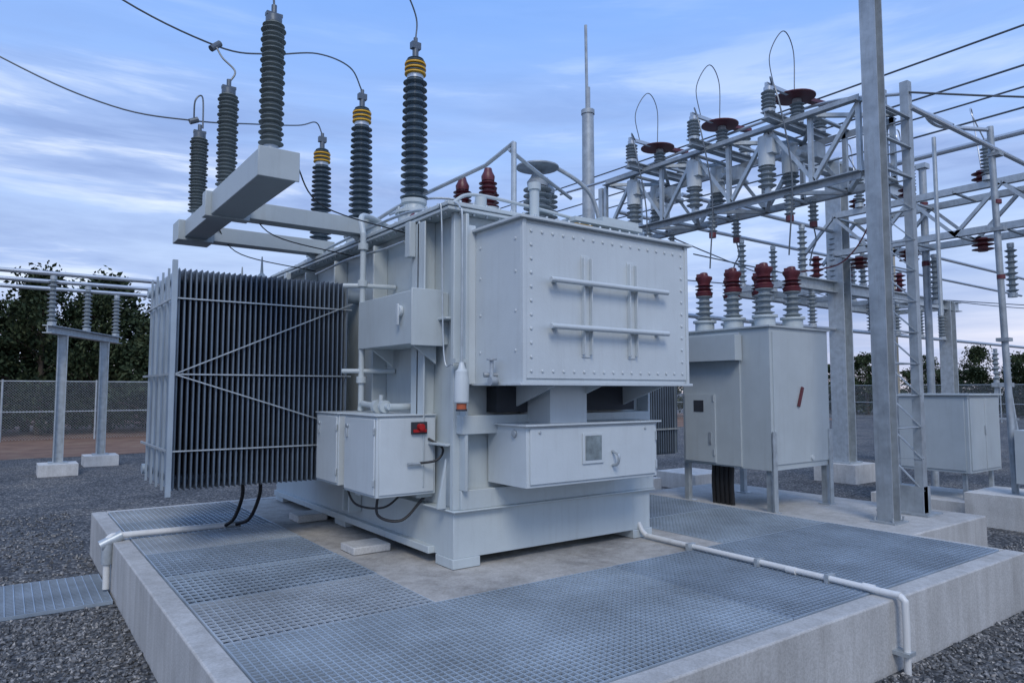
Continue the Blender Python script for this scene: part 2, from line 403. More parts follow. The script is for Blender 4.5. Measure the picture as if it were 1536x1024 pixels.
for x in (3.42,4.6): b.cyl((x,4.325,1.57),(x,4.335,1.57),.012,8)
for z in (1.25,1.5): b.cyl((4.735,4.335,z-.04),(4.735,4.335,z+.04),.012,8)
b.done('control_cabinet',T,bevel=0.005)
def mbox(x0,x1,y0,y1,z0,z1,name,big):
    b=B().mat('cab'); b.box(x0,x1,y0,y1,z0,z1); b.box(x0-.02,x1,y0-.02,y1+.02,z1,z1+.012)
    b.box(x0-.014,x0,y0+.02,y1-.02,z0+.02,z1-.02)
    if big: b.box(x0+.02,x1-.02,y0-.012,y0,z0+.02,z1-.02)
    b.mat('galv').cyl((x0-.03,y1-.09,z1-.09),(x0-.014,y1-.09,z1-.09),.022,10)
    b.box(x0-.03,x0-.014,y1-.1,y1-.08,z1-.19,z1-.09)
    for z in (z0+.12,z1-.12): b.cyl((x0-.016,y0+.02,z-.03),(x0-.016,y0+.02,z+.03),.010,8)
    b.mat('grey').box(x0+.1,x0+.16,y1-.1,y1,z0-.05,z0)
    b.done(name,T,bevel=0.005)
mbox(2.44,2.98,5.2,5.84,1.04,1.69,'marshalling_box',True)
mbox(2.44,2.98,5.98,6.5,1.06,1.69,'tap_changer_box',False)
b=B().mat('dark').box(2.74,2.88,5.165,5.188,1.54,1.64); b.mat('red').cyl((2.81,5.12,1.60),(2.81,5.17,1.60),.028,12); b.mat('red').box(2.75,2.87,5.155,5.165,1.555,1.58)
b.mat('black').tube([(2.9,5.18,1.5),(2.98,5.08,1.42),(2.92,5.07,1.33),(2.80,5.17,1.30)],.010)
b.mat('galv').cyl((2.70,5.16,1.30),(2.82,5.16,1.30),.012,8)
b.done('alarm_lamp',T)
b=B().mat('grey')
b.tube([(2.70,6.1,3.38),(2.70,6.1,1.85),(2.70,6.05,1.78),(2.70,5.5,1.76)],.028,12,6)
for z in (2.0,2.9,3.25): b.cyl((2.70,6.1,z-.03),(2.70,6.1,z+.03),.048,12)
for z in (2.08,2.88):
    b.cyl((2.70,6.1,z),(3.0,6.02,z),.022,10); b.cyl((2.70,6.1,z),(2.55,6.2,z),.022,10)
b.cyl((2.69,5.75,1.76),(2.69,5.69,1.76),.06,12); b.cyl((2.69,5.60,1.76),(2.69,5.56,1.76),.055,12)
b.cyl((2.69,5.65,1.76),(2.69,5.65,1.86),.02,10); b.cyl((2.69,5.5,1.76),(3.0,5.5,1.76),.03,10)
b.tube([(2.70,6.1,3.35),(2.72,6.2,3.55),(2.9,6.4,3.62),(3.2,6.6,3.6)],.028,10)
b.mat('galv').tube([(2.9,4.78,3.42),(2.9,4.70,3.36),(2.9,4.66,3.2),(2.9,4.66,2.12)],.008,8)
b.tube([(2.82,4.9,3.40),(2.82,4.85,3.3),(2.82,4.8,2.2),(2.84,4.7,2.1)],.006,8)
b.tube([(3.02,5.15,3.47),(2.9,5.6,3.5),(2.88,6.4,3.5),(2.92,7.6,3.5),(3.0,8.8,3.5)],.014,8)
b.tube([(2.80,5.45,3.2),(2.80,5.9,3.2),(2.78,6.6,3.22),(2.8,7.6,3.2)],.012,8)
b.done('oil_pipework',T)
b=B().mat('cab').lathe((2.9,4.66,1.80),(2.9,4.66,2.12),[(0,.05),(.01,.06),(.18,.06),(.20,.055),(.25,.05),(.27,.03),(.32,.018)],20)
b.mat('orange').cyl((2.9,4.66,1.755),(2.9,4.66,1.80),.04,16); b.mat('dark').cyl((2.9,4.66,1.74),(2.9,4.66,1.755),.045,16)
b.mat('grey').box(2.88,2.98,4.72,4.8,2.12,2.15)
b.done('breather',T)
b=B().mat('galvd')
b.cyl((3.0,4.5,2.02),(3.25,4.42,2.02),.02,10); b.cyl((3.02,4.42,1.99),(3.02,4.42,2.14),.016,10)
b.lathe((3.02,4.42,2.13),(3.02,4.42,2.15),[(0,.04),(.012,.04)],14)
b.mat('galvd').cyl((2.99,4.40,1.97),(3.05,4.40,1.97),.035,12)
b.done('drain_valve',T)
b=B().mat('black')
b.tube([(2.6,5.5,1.04),(2.58,5.45,.86),(2.75,5.35,.82),(2.93,5.3,1.0)],.012); b.tube([(2.6,6.2,1.05),(2.62,6.0,.88),(2.8,5.8,.86),(2.95,5.7,1.0)],.010)
b.done('cable_whip',T)
def radiator(x0,x1,y0,nbank=5):
    b=B()
    n=34; z0,z1=1.04,2.97
    for i in range(n):
        x=x0+(x1-x0)*(i+.5)/n
        for k in range(nbank):
            ya=y0+k*.285; yb=ya+.262; t=.0085
            b.mat('finside' if i==0 or i==n-1 else 'fin')  # inner plates get the shaded colour, the two outer ones the lighter tone
            m=5
            right=[(x+t*(1 if j%2==0 else .45),ya+.02+(yb-ya-.04)*j/(m-1)) for j in range(m)]
            left=[(x-t*(1 if j%2==0 else .45),ya+.02+(yb-ya-.04)*j/(m-1)) for j in range(m-1,-1,-1)]
            poly=[(x,ya)]+right+[(x,yb)]+left
            L=len(poly)
            lo=[(px,py,z0+.03) for px,py in poly]; hi=[(px,py,z1-.03) for px,py in poly]
            c0=[(px*.3+x*.7,py*.96+(ya+yb)/2*.04,z0) for px,py in poly]; c1=[(px*.3+x*.7,py*.96+(ya+yb)/2*.04,z1) for px,py in poly]
            b.add(c0+lo+hi+c1,[(a*L+j,a*L+(j+1)%L,(a+1)*L+(j+1)%L,(a+1)*L+j) for a in range(3) for j in range(L)]+[tuple(range(L-1,-1,-1)),tuple(3*L+j for j in range(L))])
            if k==0:
                b.mat('finedge').lathe((x,ya,z0+.01),(x,ya,z1-.01),[(0,.003),(.03,.0085),(z1-z0-.05,.0085),(z1-z0-.02,.003)],8)
    for k in range(nbank):
        y=y0+k*.285+.128
        for z in (z0+.09,z1-.09): b.mat('fin').cyl((x0,y,z),(x1,y,z),.04,12)
    b.mat('finside')
    for k in range(nbank): b.box(x0-.02,x0-.003,y0+k*.285,y0+k*.285+.03,z0-.02,z1+.03)
    b.mat('fin')
    return b,z0,z1
b,z0,z1=radiator(1.19,2.78,6.60)
b.mat('galv')
for z in (2.70,2.04,1.38):
    b.box(1.17,2.80,6.575,6.588,z-.006,z+.006)
    b.box(1.155,1.168,6.58,8.0,z-.010,z+.010)
b.beam((1.19,6.570,2.04),(2.80,6.570,2.76),.006,.011,up=(0,0,1)); b.beam((1.19,6.570,2.04),(2.80,6.570,1.52),.006,.011)
b.mat('finside')
b.box(1.15,1.19,6.56,6.60,1.0,3.03)
for z in (1.12,2.88):
    b.cyl((2.3,6.9,z),(3.05,6.9,z),.07,16); b.cyl((2.82,6.9,z),(2.86,6.9,z),.11,16)
    b.cyl((1.16,7.9,z),(3.05,7.9,z),.05,16)
for y in (6.9,7.6): b.mat('grey').lathe((2.0,y,2.9),(2.0,y,3.2),[(0,.05),(.1,.05),(.14,.015),(.3,.006)],10)
b.mat('black')
b.tube([(1.95,7.2,1.05),(1.98,7.3,.85),(1.95,7.45,.62),(1.90,7.58,.53)],.018,8)
b.tube([(2.12,7.2,1.05),(2.15,7.3,.85),(2.10,7.45,.60),(2.0,7.58,.53)],.018,8)
b.done('radiator_bank',T)
b,z0,z1=radiator(6.0,7.55,6.5); b.mat('galv')
for z in (2.7,2.04,1.38): b.box(5.98,7.57,6.475,6.488,z-.01,z+.01)
for z in (1.12,2.88): b.cyl((5.1,6.7,z),(6.1,6.7,z),.07,16)
b.done('radiator_bank',T)
def bushing(x,y,z0,ztop,name):
    b=B().mat('grey')
    b.cyl((x,y,z0),(x,y,z0+.22),.16,24); b.cyl((x,y,z0+.22),(x,y,z0+.25),.19,24)
    for i in range(10):
        a=i*math.tau/10; b.cyl((x+.17*math.cos(a),y+.17*math.sin(a),z0+.19),(x+.17*math.cos(a),y+.17*math.sin(a),z0+.28),.012,6)
    b.lathe((x,y,z0+.25),(x,y,z0+.38),[(0,.12),(.06,.11),(.08,.13),(.12,.13)],24)
    zb=z0+.36; zt=ztop-.42
    b.mat('pors').sheds((x,y,zb),(x,y,zt),.092,.142,17,28,.85)
    b.mat('alu').cyl((x,y,zt),(x,y,zt+.04),.085,20)
    zz=zt+.04
    for i in range(3):
        b.mat('yellow').lathe((x,y,zz),(x,y,zz+.035),[(0,.075),(.008,.11),(.022,.11),(.032,.075)],24)
        b.mat('pors').lathe((x,y,zz+.028),(x,y,zz+.052),[(0,.078),(.008,.10),(.016,.10),(.024,.078)],20); zz+=.05
    b.mat('pors').lathe((x,y,zz),(x,y,zz+.06),[(0,.07),(.02,.085),(.05,.04)],20)
    b.mat('wire').cyl((x,y,zz+.05),(x,y,ztop-.06),.032,12); b.box(x-.05,x+.05,y-.03,y+.03,ztop-.10,ztop-.03)
    b.cyl((x,y,ztop-.04),(x,y,ztop+.02),.022,10)
    b.done(name,T)
bushing(3.3,6.23,3.45,5.50,'high_voltage_bushing')
bushing(3.3,7.55,3.45,5.42,'high_voltage_bushing')
bushing(3.3,8.82,3.45,5.28,'high_voltage_bushing')
b=B().mat('beamgrey')
BX=1.55;BZ=3.63
b.box(BX-.14,BX+.14,5.0,6.45,BZ-.20,BZ); b.box(BX-.11,BX+.11,6.45,7.95,BZ-.17,BZ)
b.box(BX-.15,BX+.15,4.985,5.0,BZ-.21,BZ+.01)
b.box(BX-.19,BX+.19,6.40,6.52,BZ-.215,BZ+.008); b.box(BX-.17,BX+.17,7.66,7.95,BZ-.20,BZ+.008)
for y in (6.55,7.78):
    b.box(BX+.112,3.05,y-.09,y+.09,BZ-.175,BZ-.015)
    b.add([(2.75,y-.01,BZ-.18),(2.9,y-.01,BZ-.18),(2.9,y-.01,3.35),(2.75,y+.01,BZ-.18),(2.9,y+.01,BZ-.18),(2.9,y+.01,3.35)],[(0,2,1),(3,4,5),(0,3,5,2),(1,2,5,4),(0,1,4,3)])
    b.box(2.88,3.1,y-.1,y+.1,3.43,BZ-.18)
b.done('arrester_bracket',T,bevel=0.006)
for y,zt in ((5.20,4.72),(6.5,4.62),(7.65,4.56)):
    b=B().mat('galv'); z=BZ
    b.cyl((BX,y,z),(BX,y,z+.02),.09,16); b.cyl((BX,y,z+.02),(BX,y,z+.09),.055,16)
    b.box(BX-.07,BX+.07,y-.05,y+.05,z+.02,z+.035)
    b.mat('silic').sheds((BX,y,z+.09),(BX,y,zt-.05),.058,.092,24,24,1.0,.88)
    b.mat('wire').cyl((BX,y,zt-.05),(BX,y,zt),.06,14); b.cyl((BX,y,zt),(BX,y,zt+.09),.02,10); b.box(BX-.06,BX+.06,y-.025,y+.025,zt+.0,zt+.025)
    b.mat('black').tube([(BX+.05,y,z+.03),(BX+.14,y,z+.06),(BX+.2,y,z-.02),(BX+.5,y+.2,z-.25),(3.0,y+.5,z-.3)],.006,6)
    b.done('surge_arrester')
b=B()
def smallb(x,y,z0,h,r,cap,key,disc=0):
    b.mat('grey').cyl((x,y,3.48),(x,y,z0),r*.9,16); b.cyl((x,y,z0-.03),(x,y,z0),r*1.2,16)
    b.mat(key).sheds((x,y,z0),(x,y,z0+h),r*.6,r,6,20)
    b.mat(cap).lathe((x,y,z0+h),(x,y,z0+h+.14),[(0,r*.7),(.05,r*.75),(.1,r*.5),(.14,r*.4)],16)
    if disc:
        b.mat('galvd').lathe((x,y,z0+h+.18),(x,y,z0+h+.24),[(0,.06),(.03,disc),(.045,disc),(.06,.05)],24); b.cyl((x,y,z0+h+.1),(x,y,z0+h+.2),.04,12)
smallb(3.95,6.35,3.8,.26,.10,'maroon','maroon'); smallb(4.15,6.15,3.85,.30,.10,'maroon','maroon'); smallb(4.35,6.4,3.85,.26,.10,'maroon','maroon')
smallb(4.75,6.05,3.75,.42,.16,'galvd','porg',.24); smallb(5.0,6.2,3.8,.36,.13,'galvd','porg',.0)
smallb(3.6,6.9,3.6,.2,.07,'maroon','porg')
b.mat('galv')
b.tube([(3.2,7.4,3.7),(3.5,7.0,3.95),(3.95,5.9,4.22),(4.02,5.5,4.36)],.022,8,2,False)
b.tube([(4.02,5.5,4.36),(4.02,5.5,3.45)],.028,8,2,False)
b.tube([(4.0,5.55,4.30),(4.5,5.7,4.18),(5.2,6.0,4.1)],.02,8)
b.tube([(4.75,6.05,4.42),(5.1,6.1,4.45),(5.5,6.0,4.2),(5.7,6.0,3.7)],.025,8)
b.tube([(5.0,6.2,4.35),(5.3,6.5,4.0),(5.9,7.0,3.6)],.02,8)
b.tube([(3.3,6.9,3.6),(3.6,6.5,3.75),(3.95,6.0,3.70),(4.6,5.9,3.72)],.016,8)
b.tube([(3.5,7.2,3.9),(3.8,6.8,4.05),(4.3,6.6,4.0),(4.8,6.7,3.8)],.014,8)
b.mat('grey')
b.tube([(3.0,5.0,3.47),(3.2,5.0,3.58),(3.7,5.0,3.58),(4.4,5.0,3.54),(5.3,5.05,3.5)],.016,8)
b.cyl((3.2,4.85,3.43),(3.2,4.85,3.52),.05,12); b.lathe((3.45,5.3,3.45),(3.45,5.3,3.65),[(0,.06),(.1,.05),(.2,.01)],12)
b.cyl((3.85,4.95,3.43),(3.85,4.95,3.72),.045,12); b.cyl((3.85,4.95,3.72),(3.85,4.95,3.78),.06,12)
for y in (6.9,7.3,8.1,8.4): b.cyl((3.15,y,3.43),(3.15,y,3.62),.05,10)
b.box(4.3,5.2,4.9,5.25,3.50,3.54); b.box(4.75,5.25,5.0,5.4,3.54,3.62)
b.mat('maroon').lathe((3.05,5.75,3.45),(3.05,5.75,3.55),[(0,.05),(.06,.06),(.1,.02)],12)
b.done('low_voltage_gear',T)

b=B().mat('white')
r=.023
b.tube([(5.05,4.86,.62),(5.05,4.78,.53),(5.05,4.6,.515),(5.02,3.4,.515),(4.98,2.46,.515),(4.98,2.40,.515),(4.98,2.355,.49),(4.98,2.345,.43),(4.98,2.345,.0)],r,12,6)
for y in (4.2,3.5,2.9): b.mat('galv').box(4.97,5.07,y-.015,y+.015,PZ+.004,.545)
b.mat('galv').box(4.93,5.03,2.31,2.42,.13,.155); b.mat('white')
for y in (3.2,2.6): b.cyl((5.0,y-.04,.515),(5.0,y+.04,.515),.028,12)
b.done('conduit')
b=B().mat('white')
b.tube([(1.95,7.6,.53),(1.4,7.62,.53),(.98,7.65,.53),(.88,7.65,.52),(.86,7.65,.44),(.86,7.65,.05)],.03,12,6)
b.mat('galv'); b.cyl((.86,7.65,.28),(.86,7.65,.46),.05,12); b.cyl((.80,7.65,.45),(.98,7.65,.53),.05,12)
b.cyl((1.9,7.6,.53),(2.05,7.6,.53),.034,12)
b.done('conduit')
b=B().mat('concw'); b.box(2.5,2.85,5.75,6.05,PZ+.003,PZ+.07); b.box(2.62,2.95,7.5,7.8,PZ+.003,PZ+.08); b.done('concrete_block',bevel=.01)

# ------------------------------------------------------------ breaker on the right
b=B().mat('conc'); b.box(7.5,9.5,3.5,7.3,-.02,.42); b.done('equipment_plinth',bevel=.015)
b=B().mat('cabd')
KX0,KX1,KY0,KY1=7.55,8.85,5.05,6.40
b.box(KX0,KX1,KY0,KY1,.93,2.68); b.box(KX0-.03,KX1+.03,KY0-.03,KY1+.03,2.68,2.70)
b.box(KX0-.02,KX0,KY0+.42,KY1-.03,.95,2.64)
b.box(KX0-.16,KX0-.02,KY0+.38,KY1-.02,2.28,2.60)
b.box(KX0-.035,KX0-.02,KY0+.80,KY1-.06,.97,1.85)
b.box(KX0+.05,KX1-.05,KY0-.015,KY0,1.0,2.62)
b.mat('dark').box(KX0-.04,KX0-.035,KY0+.98,KY0+1.14,1.62,1.77)
b.mat('galvd').box(KX0-.045,KX0-.02,KY0+.86,KY0+.90,1.2,1.36)
b.mat('maroon').beam((8.10,KY0-.03,1.70),(8.2,KY0-.03,1.94),.02,.04)
b.mat('galv')
for x,y in ((KX0+.04,KY0+.04),(KX1-.04,KY0+.04),(KX0+.04,KY1-.04),(KX1-.04,KY1-.04)):
    b.angle((x,y,.42),(x,y,1.3),.07,.01); b.box(x-.08,x+.08,y-.08,y+.08,.42,.432)
b.mat('galv').box(KX0-.01,KX0+.07,KY0-.03,KY0-.016,.42,1.4); b.box(KX1-.07,KX1+.01,KY0-.03,KY0-.016,.42,1.4)
for z in (1.1,1.8,2.4): b.cyl((KX0-.04,KY0+.82,z-.04),(KX0-.04,KY0+.82,z+.04),.01,8)
b.mat('cab').cyl((8.4,KY0-.03,1.05),(8.4,KY0,1.05),.03,10)
b.mat('black')
for i in range(5): b.tube([(7.72,5.75+i*.07,.95),(7.7,5.75+i*.07,.7),(7.72,5.75+i*.07,.40)],.03,8,4)
def cbb(x,y):
    b.mat('grey').cyl((x,y,2.70),(x,y,2.84),.13,20); b.cyl((x,y,2.84),(x,y,2.87),.16,20)
    b.mat('porg').sheds((x,y,2.87),(x,y,3.25),.075,.125,5,24,.9)
    b.mat('maroon').lathe((x,y,3.22),(x,y,3.56),[(0,.11),(.04,.12),(.08,.09),(.14,.075),(.20,.09),(.24,.115),(.27,.115),(.29,.06),(.33,.05),(.34,.02)],20)
    for k in range(3): b.lathe((x,y,3.25+k*.05),(x,y,3.28+k*.05),[(0,.08),(.015,.125),(.03,.08)],20)
    b.beam((x-.12,y,3.5),(x+.04,y,3.5),.07,.05)
for y in (5.42,5.9,6.38): cbb(7.95,y-.05); cbb(8.5,y-.1)
b.done('circuit_breaker',bevel=0)

# ------------------------------------------------------------ tower, truss
G=empty('steel_gantry')
b=B().mat('galvd')
def post(x,y,z0,z1,w=.16):
    b.hbeam((x,y,z0),(x,y,z1),w,w,.014)
    b.box(x-.16,x+.16,y-.14,y+.14,z0-.0,z0+.02)
    for i in (-.12,.12):
        for j in (-.1,.1): b.cyl((x+i,y+j,z0),(x+i,y+j,z0+.07),.012,6)
post(8.15,3.98,.42,8.4,.18)
for x in (8.95,): 
    for y in (3.95,4.25): b.angle((x,y,.42),(x,y,5.75),.10,.012)
b.box(8.8,9.2,3.85,4.45,.42,.44)
b.box(8.93,9.12,3.95,4.28,.44,.75)
z=.7
while z<5.6:
    if 1.2<z<3.4: b.cyl((8.24,3.98,z),(8.95,3.98,z),.010,8)
    elif z>4.3: b.angle((8.24,3.98,z),(8.95,3.98,z),.05,.008)
    b.beam((8.96,3.95,z),(8.96,4.28,z),.04,.01); b.beam((8.96,3.95,z),(8.96,4.28,z+.33),.04,.01)
    z+=.38
b.mat('galvd')
TA,TB,ZA,ZB=8.15,8.98,4.5,5.35; YA,YB=4.15,8.5
for x,sa in ((TA,1),(TB,-1)):
    for z,sb in ((ZA,1),(ZB,-1)):
        b.angle((x,YA,z),(x,YB,z),.09,.012,sa=-sa,sb=sb)
b.mat('galv')
n=7
for i in range(n+1):
    y=YA+(YB-YA)*i/n
    for x in (TA,TB): b.angle((x,y,ZA),(x,y,ZB),.055,.008)
    b.angle((TA,y,ZA),(TB,y,ZA),.055,.008); b.angle((TA,y,ZB),(TB,y,ZB),.055,.008)
    if i<n:
        y2=YA+(YB-YA)*(i+1)/n
        za,zb=(ZA,ZB) if i%2 else (ZB,ZA)
        for x in (TA+.01,TB+.01): b.angle((x,y,za),(x,y2,zb),.05,.008)
        xa,xb=(TA,TB) if i%2 else (TB,TA)
        b.angle((xa,y,ZB+.01),(xb,y2,ZB+.01),.05,.008); b.angle((xb,y,ZA),(xa,y2,ZA),.05,.008)
for x in (TA,TB): b.angle((x,YB+.1,0),(x,YB+.1,ZB),.09,.012)
b.mat('maroon')
b.tube([(9.05,4.5,4.45),(9.1,4.6,4.0),(9.0,4.9,3.6),(8.7,5.3,3.5)],.010,6)
b.done('truss_and_tower',G)
def switch(y):
    b=B().mat('galvd')
    b.hbeam((7.8,y,5.44),(9.3,y,5.44),.12,.10,.01)
    for x in (7.9,8.55,9.1):
        b.mat('galv').cyl((x,y,5.49),(x,y,5.53),.08,14)
        b.mat('porg').sheds((x,y,5.53),(x,y,5.78),.055,.095,5,20)
        b.mat('alu').cyl((x,y,5.78),(x,y,5.83),.06,12)
    b.mat('maroon').lathe((8.5,y,5.83),(8.5,y,5.92),[(0,.07),(.01,.27),(.022,.27),(.06,.12),(.09,.05)],28)
    b.beam((8.5,y,5.86),(9.15,y-.05,5.89),.10,.05); b.mat('alu').beam((7.85,y,5.86),(8.4,y,5.86),.04,.05)
    for x in (8.2,8.75):
        b.mat('cab').cyl((x,y+.25,4.9),(x,y+.25,5.3),.11,16); b.mat('porg').sheds((x,y+.25,4.6),(x,y+.25,4.9),.07,.12,4,20)
        b.mat('cab').box(x-.09,x+.09,y+.10,y+.32,5.05,5.25)
        b.mat('porg').sheds((x-.05,y-.1,4.15),(x-.05,y-.1,4.45),.04,.07,5,12); b.mat('maroon').cyl((x-.05,y-.1,4.08),(x-.05,y-.1,4.15),.05,12)
    b.mat('galv').cyl((8.3,y-.15,5.0),(8.9,y-.15,5.0),.045,10); b.box(8.5,8.7,y-.3,y-.05,4.95,5.15)
    b.mat('wire'); 
    b.tube([(8.2,y+.1,5.9),(8.1,y+.1,6.35),(8.3,y+.02,6.72),(8.5,y,6.5),(8.5,y,5.9)],.007,6)
    b.tube([(8.0,y,5.84),(7.8,y-.1,5.9),(7.75,y-.25,5.5),(7.9,y-.3,4.6),(7.95,y-.2,3.6)],.010,6)
    b.tube([(8.7,y-.1,4.1),(8.75,y-.1,3.9),(8.65,y-.1,3.75),(8.5,y-.15,3.55)],.010,6)
    b.done('disconnect_switch')
for y in (5.2,6.42,7.65): switch(y)

# ------------------------------------------------------------ back structures
b=B().mat('galv')
def portal(pts,zb,w=.3):
    for x,y in pts:
        b.mat('concw').box(x-.45,x+.45,y-.45,y+.45,-.02,.38)
        b.mat('galv').hbeam((x,y,.38),(x,y,zb),w,w,.03); b.box(x-.25,x+.25,y-.25,y+.25,.38,.41)
portal([(14.5,7.95)],6.9,.34); portal([(19.8,8.0)],4.2,.3)
b.hbeam((12.8,8.0,4.1),(20.5,8.0,4.1),.2,.24,.02); b.hbeam((12.8,9.6,4.1),(20.5,9.6,4.1),.2,.24,.02)
for x in (13,14.5,16,17.5,19,20.4): b.beam((x,8.1,4.1),(x,9.5,4.1),.1,.12)
b.hbeam((12.0,8,6.7),(18,8,6.7),.2,.3,.02)
b.mat('yellowcol').box(19.3,19.7,9.2,9.6,0,6.0)
b.mat('galv')
for x in (14.0,14.9):
    for z in (4.7,5.5): b.angle((x,-3,z),(x,7.8,z),.12,.02)
for i in range(15):
    y=-3+i*.77
    for x in (14.0,14.9): b.angle((x,y,4.7 if i%2 else 5.5),(x,y+.77,5.5 if i%2 else 4.7),.06,.01)
    b.angle((14.0,y,4.7),(14.9,y,4.7),.06,.01); b.angle((14.0,y,5.5),(14.9,y,5.5),.06,.01)
for y in (-3,2.0): b.hbeam((14.4,y,0),(14.4,y,5.6),.25,.25,.02)
b.done('switchyard_portal')
def pins(x,y,z0,z1,key='porg',r=.10,cnt=8):
    b.mat('galv').cyl((x,y,z0),(x,y,z0+.08),r*.8,12); b.mat(key).sheds((x,y,z0+.08),(x,y,z1-.08),r*.5,r,cnt,16); b.mat('galv').cyl((x,y,z1-.08),(x,y,z1),r*.6,12)
b=B()
for x in (13.2,14.4,15.6,16.8,18.0,19.2): 
    pins(x,8.0,4.22,5.3); pins(x+.2,9.6,4.22,5.3); pins(x+.3,8.0,3.2,3.98)
    if x<18: b.mat('maroon').sheds((x+.5,8.0,4.25),(x+.5,8.0,4.7),.06,.14,4,16)
for y in (3.6,4.9,6.2,7.2):
    pins(14.0,y,5.62,6.3); b.mat('maroon').sheds((14.3,y+.2,5.6),(14.3,y+.2,5.9),.08,.16,3,16)
    b.mat('maroon').sheds((14.5,y+.3,4.45),(14.5,y+.3,4.7),.08,.18,3,16)
    pins(14.9,y,3.6,4.6,'porg')
    b.mat('alu').tube([(14,y,6.3),(13.7,y+.1,6.8),(14.3,y+.3,7.0),(14.3,y+.2,5.95)],.012,6)
b.mat('alu')
for y,z in ((8.0,5.32),(9.6,5.35),(8.0,3.2)): b.cyl((9.5,y,z),(30,y,z),.04,10)
b.cyl((14.0,-6,6.33),(14.0,12,6.33),.05,10)
b.done('busbar_insulators')
b=B().mat('concw'); b.box(11.2,12.3,3.2,4.4,-.02,.45)
b.mat('galvd').cyl((11.6,3.9,.45),(11.55,3.98,5.75),.045,12)
for z in (3.5,4.6): b.mat('maroon').cyl((11.575,3.94,z),(11.575,3.94,z+.06),.055,12)
for z in (2.6,4.2,5.3): b.mat('galvd').box(11.5,11.66,3.86,4.02,z,z+.05)
b.mat('cabd').box(11.35,11.7,3.55,3.8,.62,1.35); b.mat('galv').box(11.3,11.75,3.5,3.56,.5,.64)
b.mat('galv').cyl((11.2,4.6,3.0),(11.2,4.6,5.7),.03,10)
b.done('operating_post')
b=B().mat('galvd').cyl((15.0,6.4,.0),(15.0,6.4,6.4),.07,12)
for z in (4.4,5.6): b.mat('maroon').cyl((15,6.4,z),(15,6.4,z+.10),.08,12)
b.mat('galv'); b.box(14.9,15.1,6.3,6.5,6.4,6.5); b.done('operating_post')
b=B().mat('galv')
for s_ in (-.35,.35): b.beam((23.1,7.95+s_,0),(23.1,7.95+s_*.4,2.0),.10,.10)
b.box(23.0,23.2,7.7,8.2,2.0,2.12)
for y in (7.8,8.1): pins(23.1,y,2.12,3.1,'porg',.09,6)
b.mat('galv').beam((23.1,7.6,1.1),(23.1,8.3,1.1),.06,.06); b.done('instrument_stand')
b=B().mat('cabd'); b.box(12.1,13.3,4.65,5.9,.62,1.82); b.box(12.05,13.35,4.6,5.95,1.82,1.85); b.box(12.15,12.69,4.635,4.65,.66,1.78); b.box(12.71,13.25,4.635,4.65,.66,1.78)
b.box(12.085,12.1,4.7,5.85,.66,1.78)
b.mat('galv')
for x in (12.2,13.2):
    for y in (4.75,5.8): b.angle((x,y,.2),(x,y,.62),.06,.01)
b.cyl((12.66,4.62,1.2),(12.66,4.62,1.35),.012,8)
b.mat('concw').box(11.9,13.5,4.5,6.1,-.02,.2); b.done('equipment_cabinet',bevel=.006)
b=B().mat('concw'); b.box(10.7,11.7,8.8,9.8,-.02,.3); b.box(9.3,10.2,9.2,10.0,-.02,.25); b.mat('galv'); b.box(9.5,10.0,9.4,9.8,.25,.45); b.done('equipment_footing',bevel=.01)

b=B().mat('alu')
b.cyl((9.0,3.95,5.42),(16,3.95,5.42),.035,10)
b.tube([(8.98,4.0,5.6),(8.9,5,5.8),(8.7,6.5,5.75),(8.5,8.5,5.6),(8.4,10,5.6)],.022,8)
b.tube([(10.2,3.95,5.45),(10.3,4.3,5.75),(10.9,4.4,5.75),(11.5,4.0,5.7)],.03,8)
b.done('busbar_tube')
b=B().mat('wire')
def sag(p,q,s,r=.014,n=14):
    p=Vector(p);q=Vector(q);pts=[]
    for i in range(n+1):
        t=i/n; c=p.lerp(q,t); c.z-=s*4*t*(1-t); pts.append(c)
    b.tube(pts,r,8,1,False)
for x,z in ((11,6.85),(11,6.3),(11.8,6.0),(12.6,6.6)): sag((x,-4,z+.1),(x,16,z+.1),.12,.016)
sag((8.98,3.95,5.6),(20,-3,6.5),.3)
sag((11,9,4.6),(30,9,4.8),.2); sag((9.5,9,5.0),(28,14,5.2),.2); sag((9,12,4.6),(30,7,4.6),.1)
b.done('overhead_conductor')
b=B().mat('wire')
wr=.0085
b.tube([(-2.2,6.3,7.2),(-.5,6.5,5.85),(.55,6.55,5.25),(1.45,6.6,5.04),(2.0,6.85,5.22),(2.6,7.15,5.52),(3.1,7.45,5.62),(3.3,7.55,5.42)],wr,8)
b.tube([(1.45,6.6,5.04),(1.50,6.55,4.92),(1.6,6.5,4.80),(1.55,6.5,4.68)],wr,8); b.cyl((1.41,6.6,5.0),(1.49,6.62,5.08),.03,10)
b.tube([(-2.2,9.6,6.5),(-.15,8.77,5.33),(.8,8.1,4.82),(1.50,7.7,4.70),(2.2,8.1,4.95),(2.9,8.6,5.25),(3.2,8.8,5.42),(3.3,8.82,5.28)],wr,8)
b.tube([(1.50,7.7,4.70),(1.5,7.66,4.9),(1.57,7.66,4.95),(1.58,7.65,4.62)],wr,8); b.cyl((1.46,7.7,4.68),(1.54,7.7,4.72),.03,10)
b.tube([(3.3,6.23,5.48),(3.28,6.2,5.75),(3.0,6.1,6.05),(2.4,5.8,6.25),(1.8,5.4,5.9),(1.55,5.22,5.2),(1.55,5.20,4.78)],wr,8)
b.done('line_conductor')
b=B().mat('galvd'); b.cyl((10.85,11.9,0),(10.85,11.9,8.35),.17,12,.14); b.cyl((10.85,11.9,8.35),(10.85,11.9,8.45),.16,12); b.cyl((10.85,11.9,8.45),(10.85,11.9,9.0),.06,10); b.cyl((10.82,11.9,8.9),(10.80,11.9,10.5),.035,8)
b.done('lightning_mast')

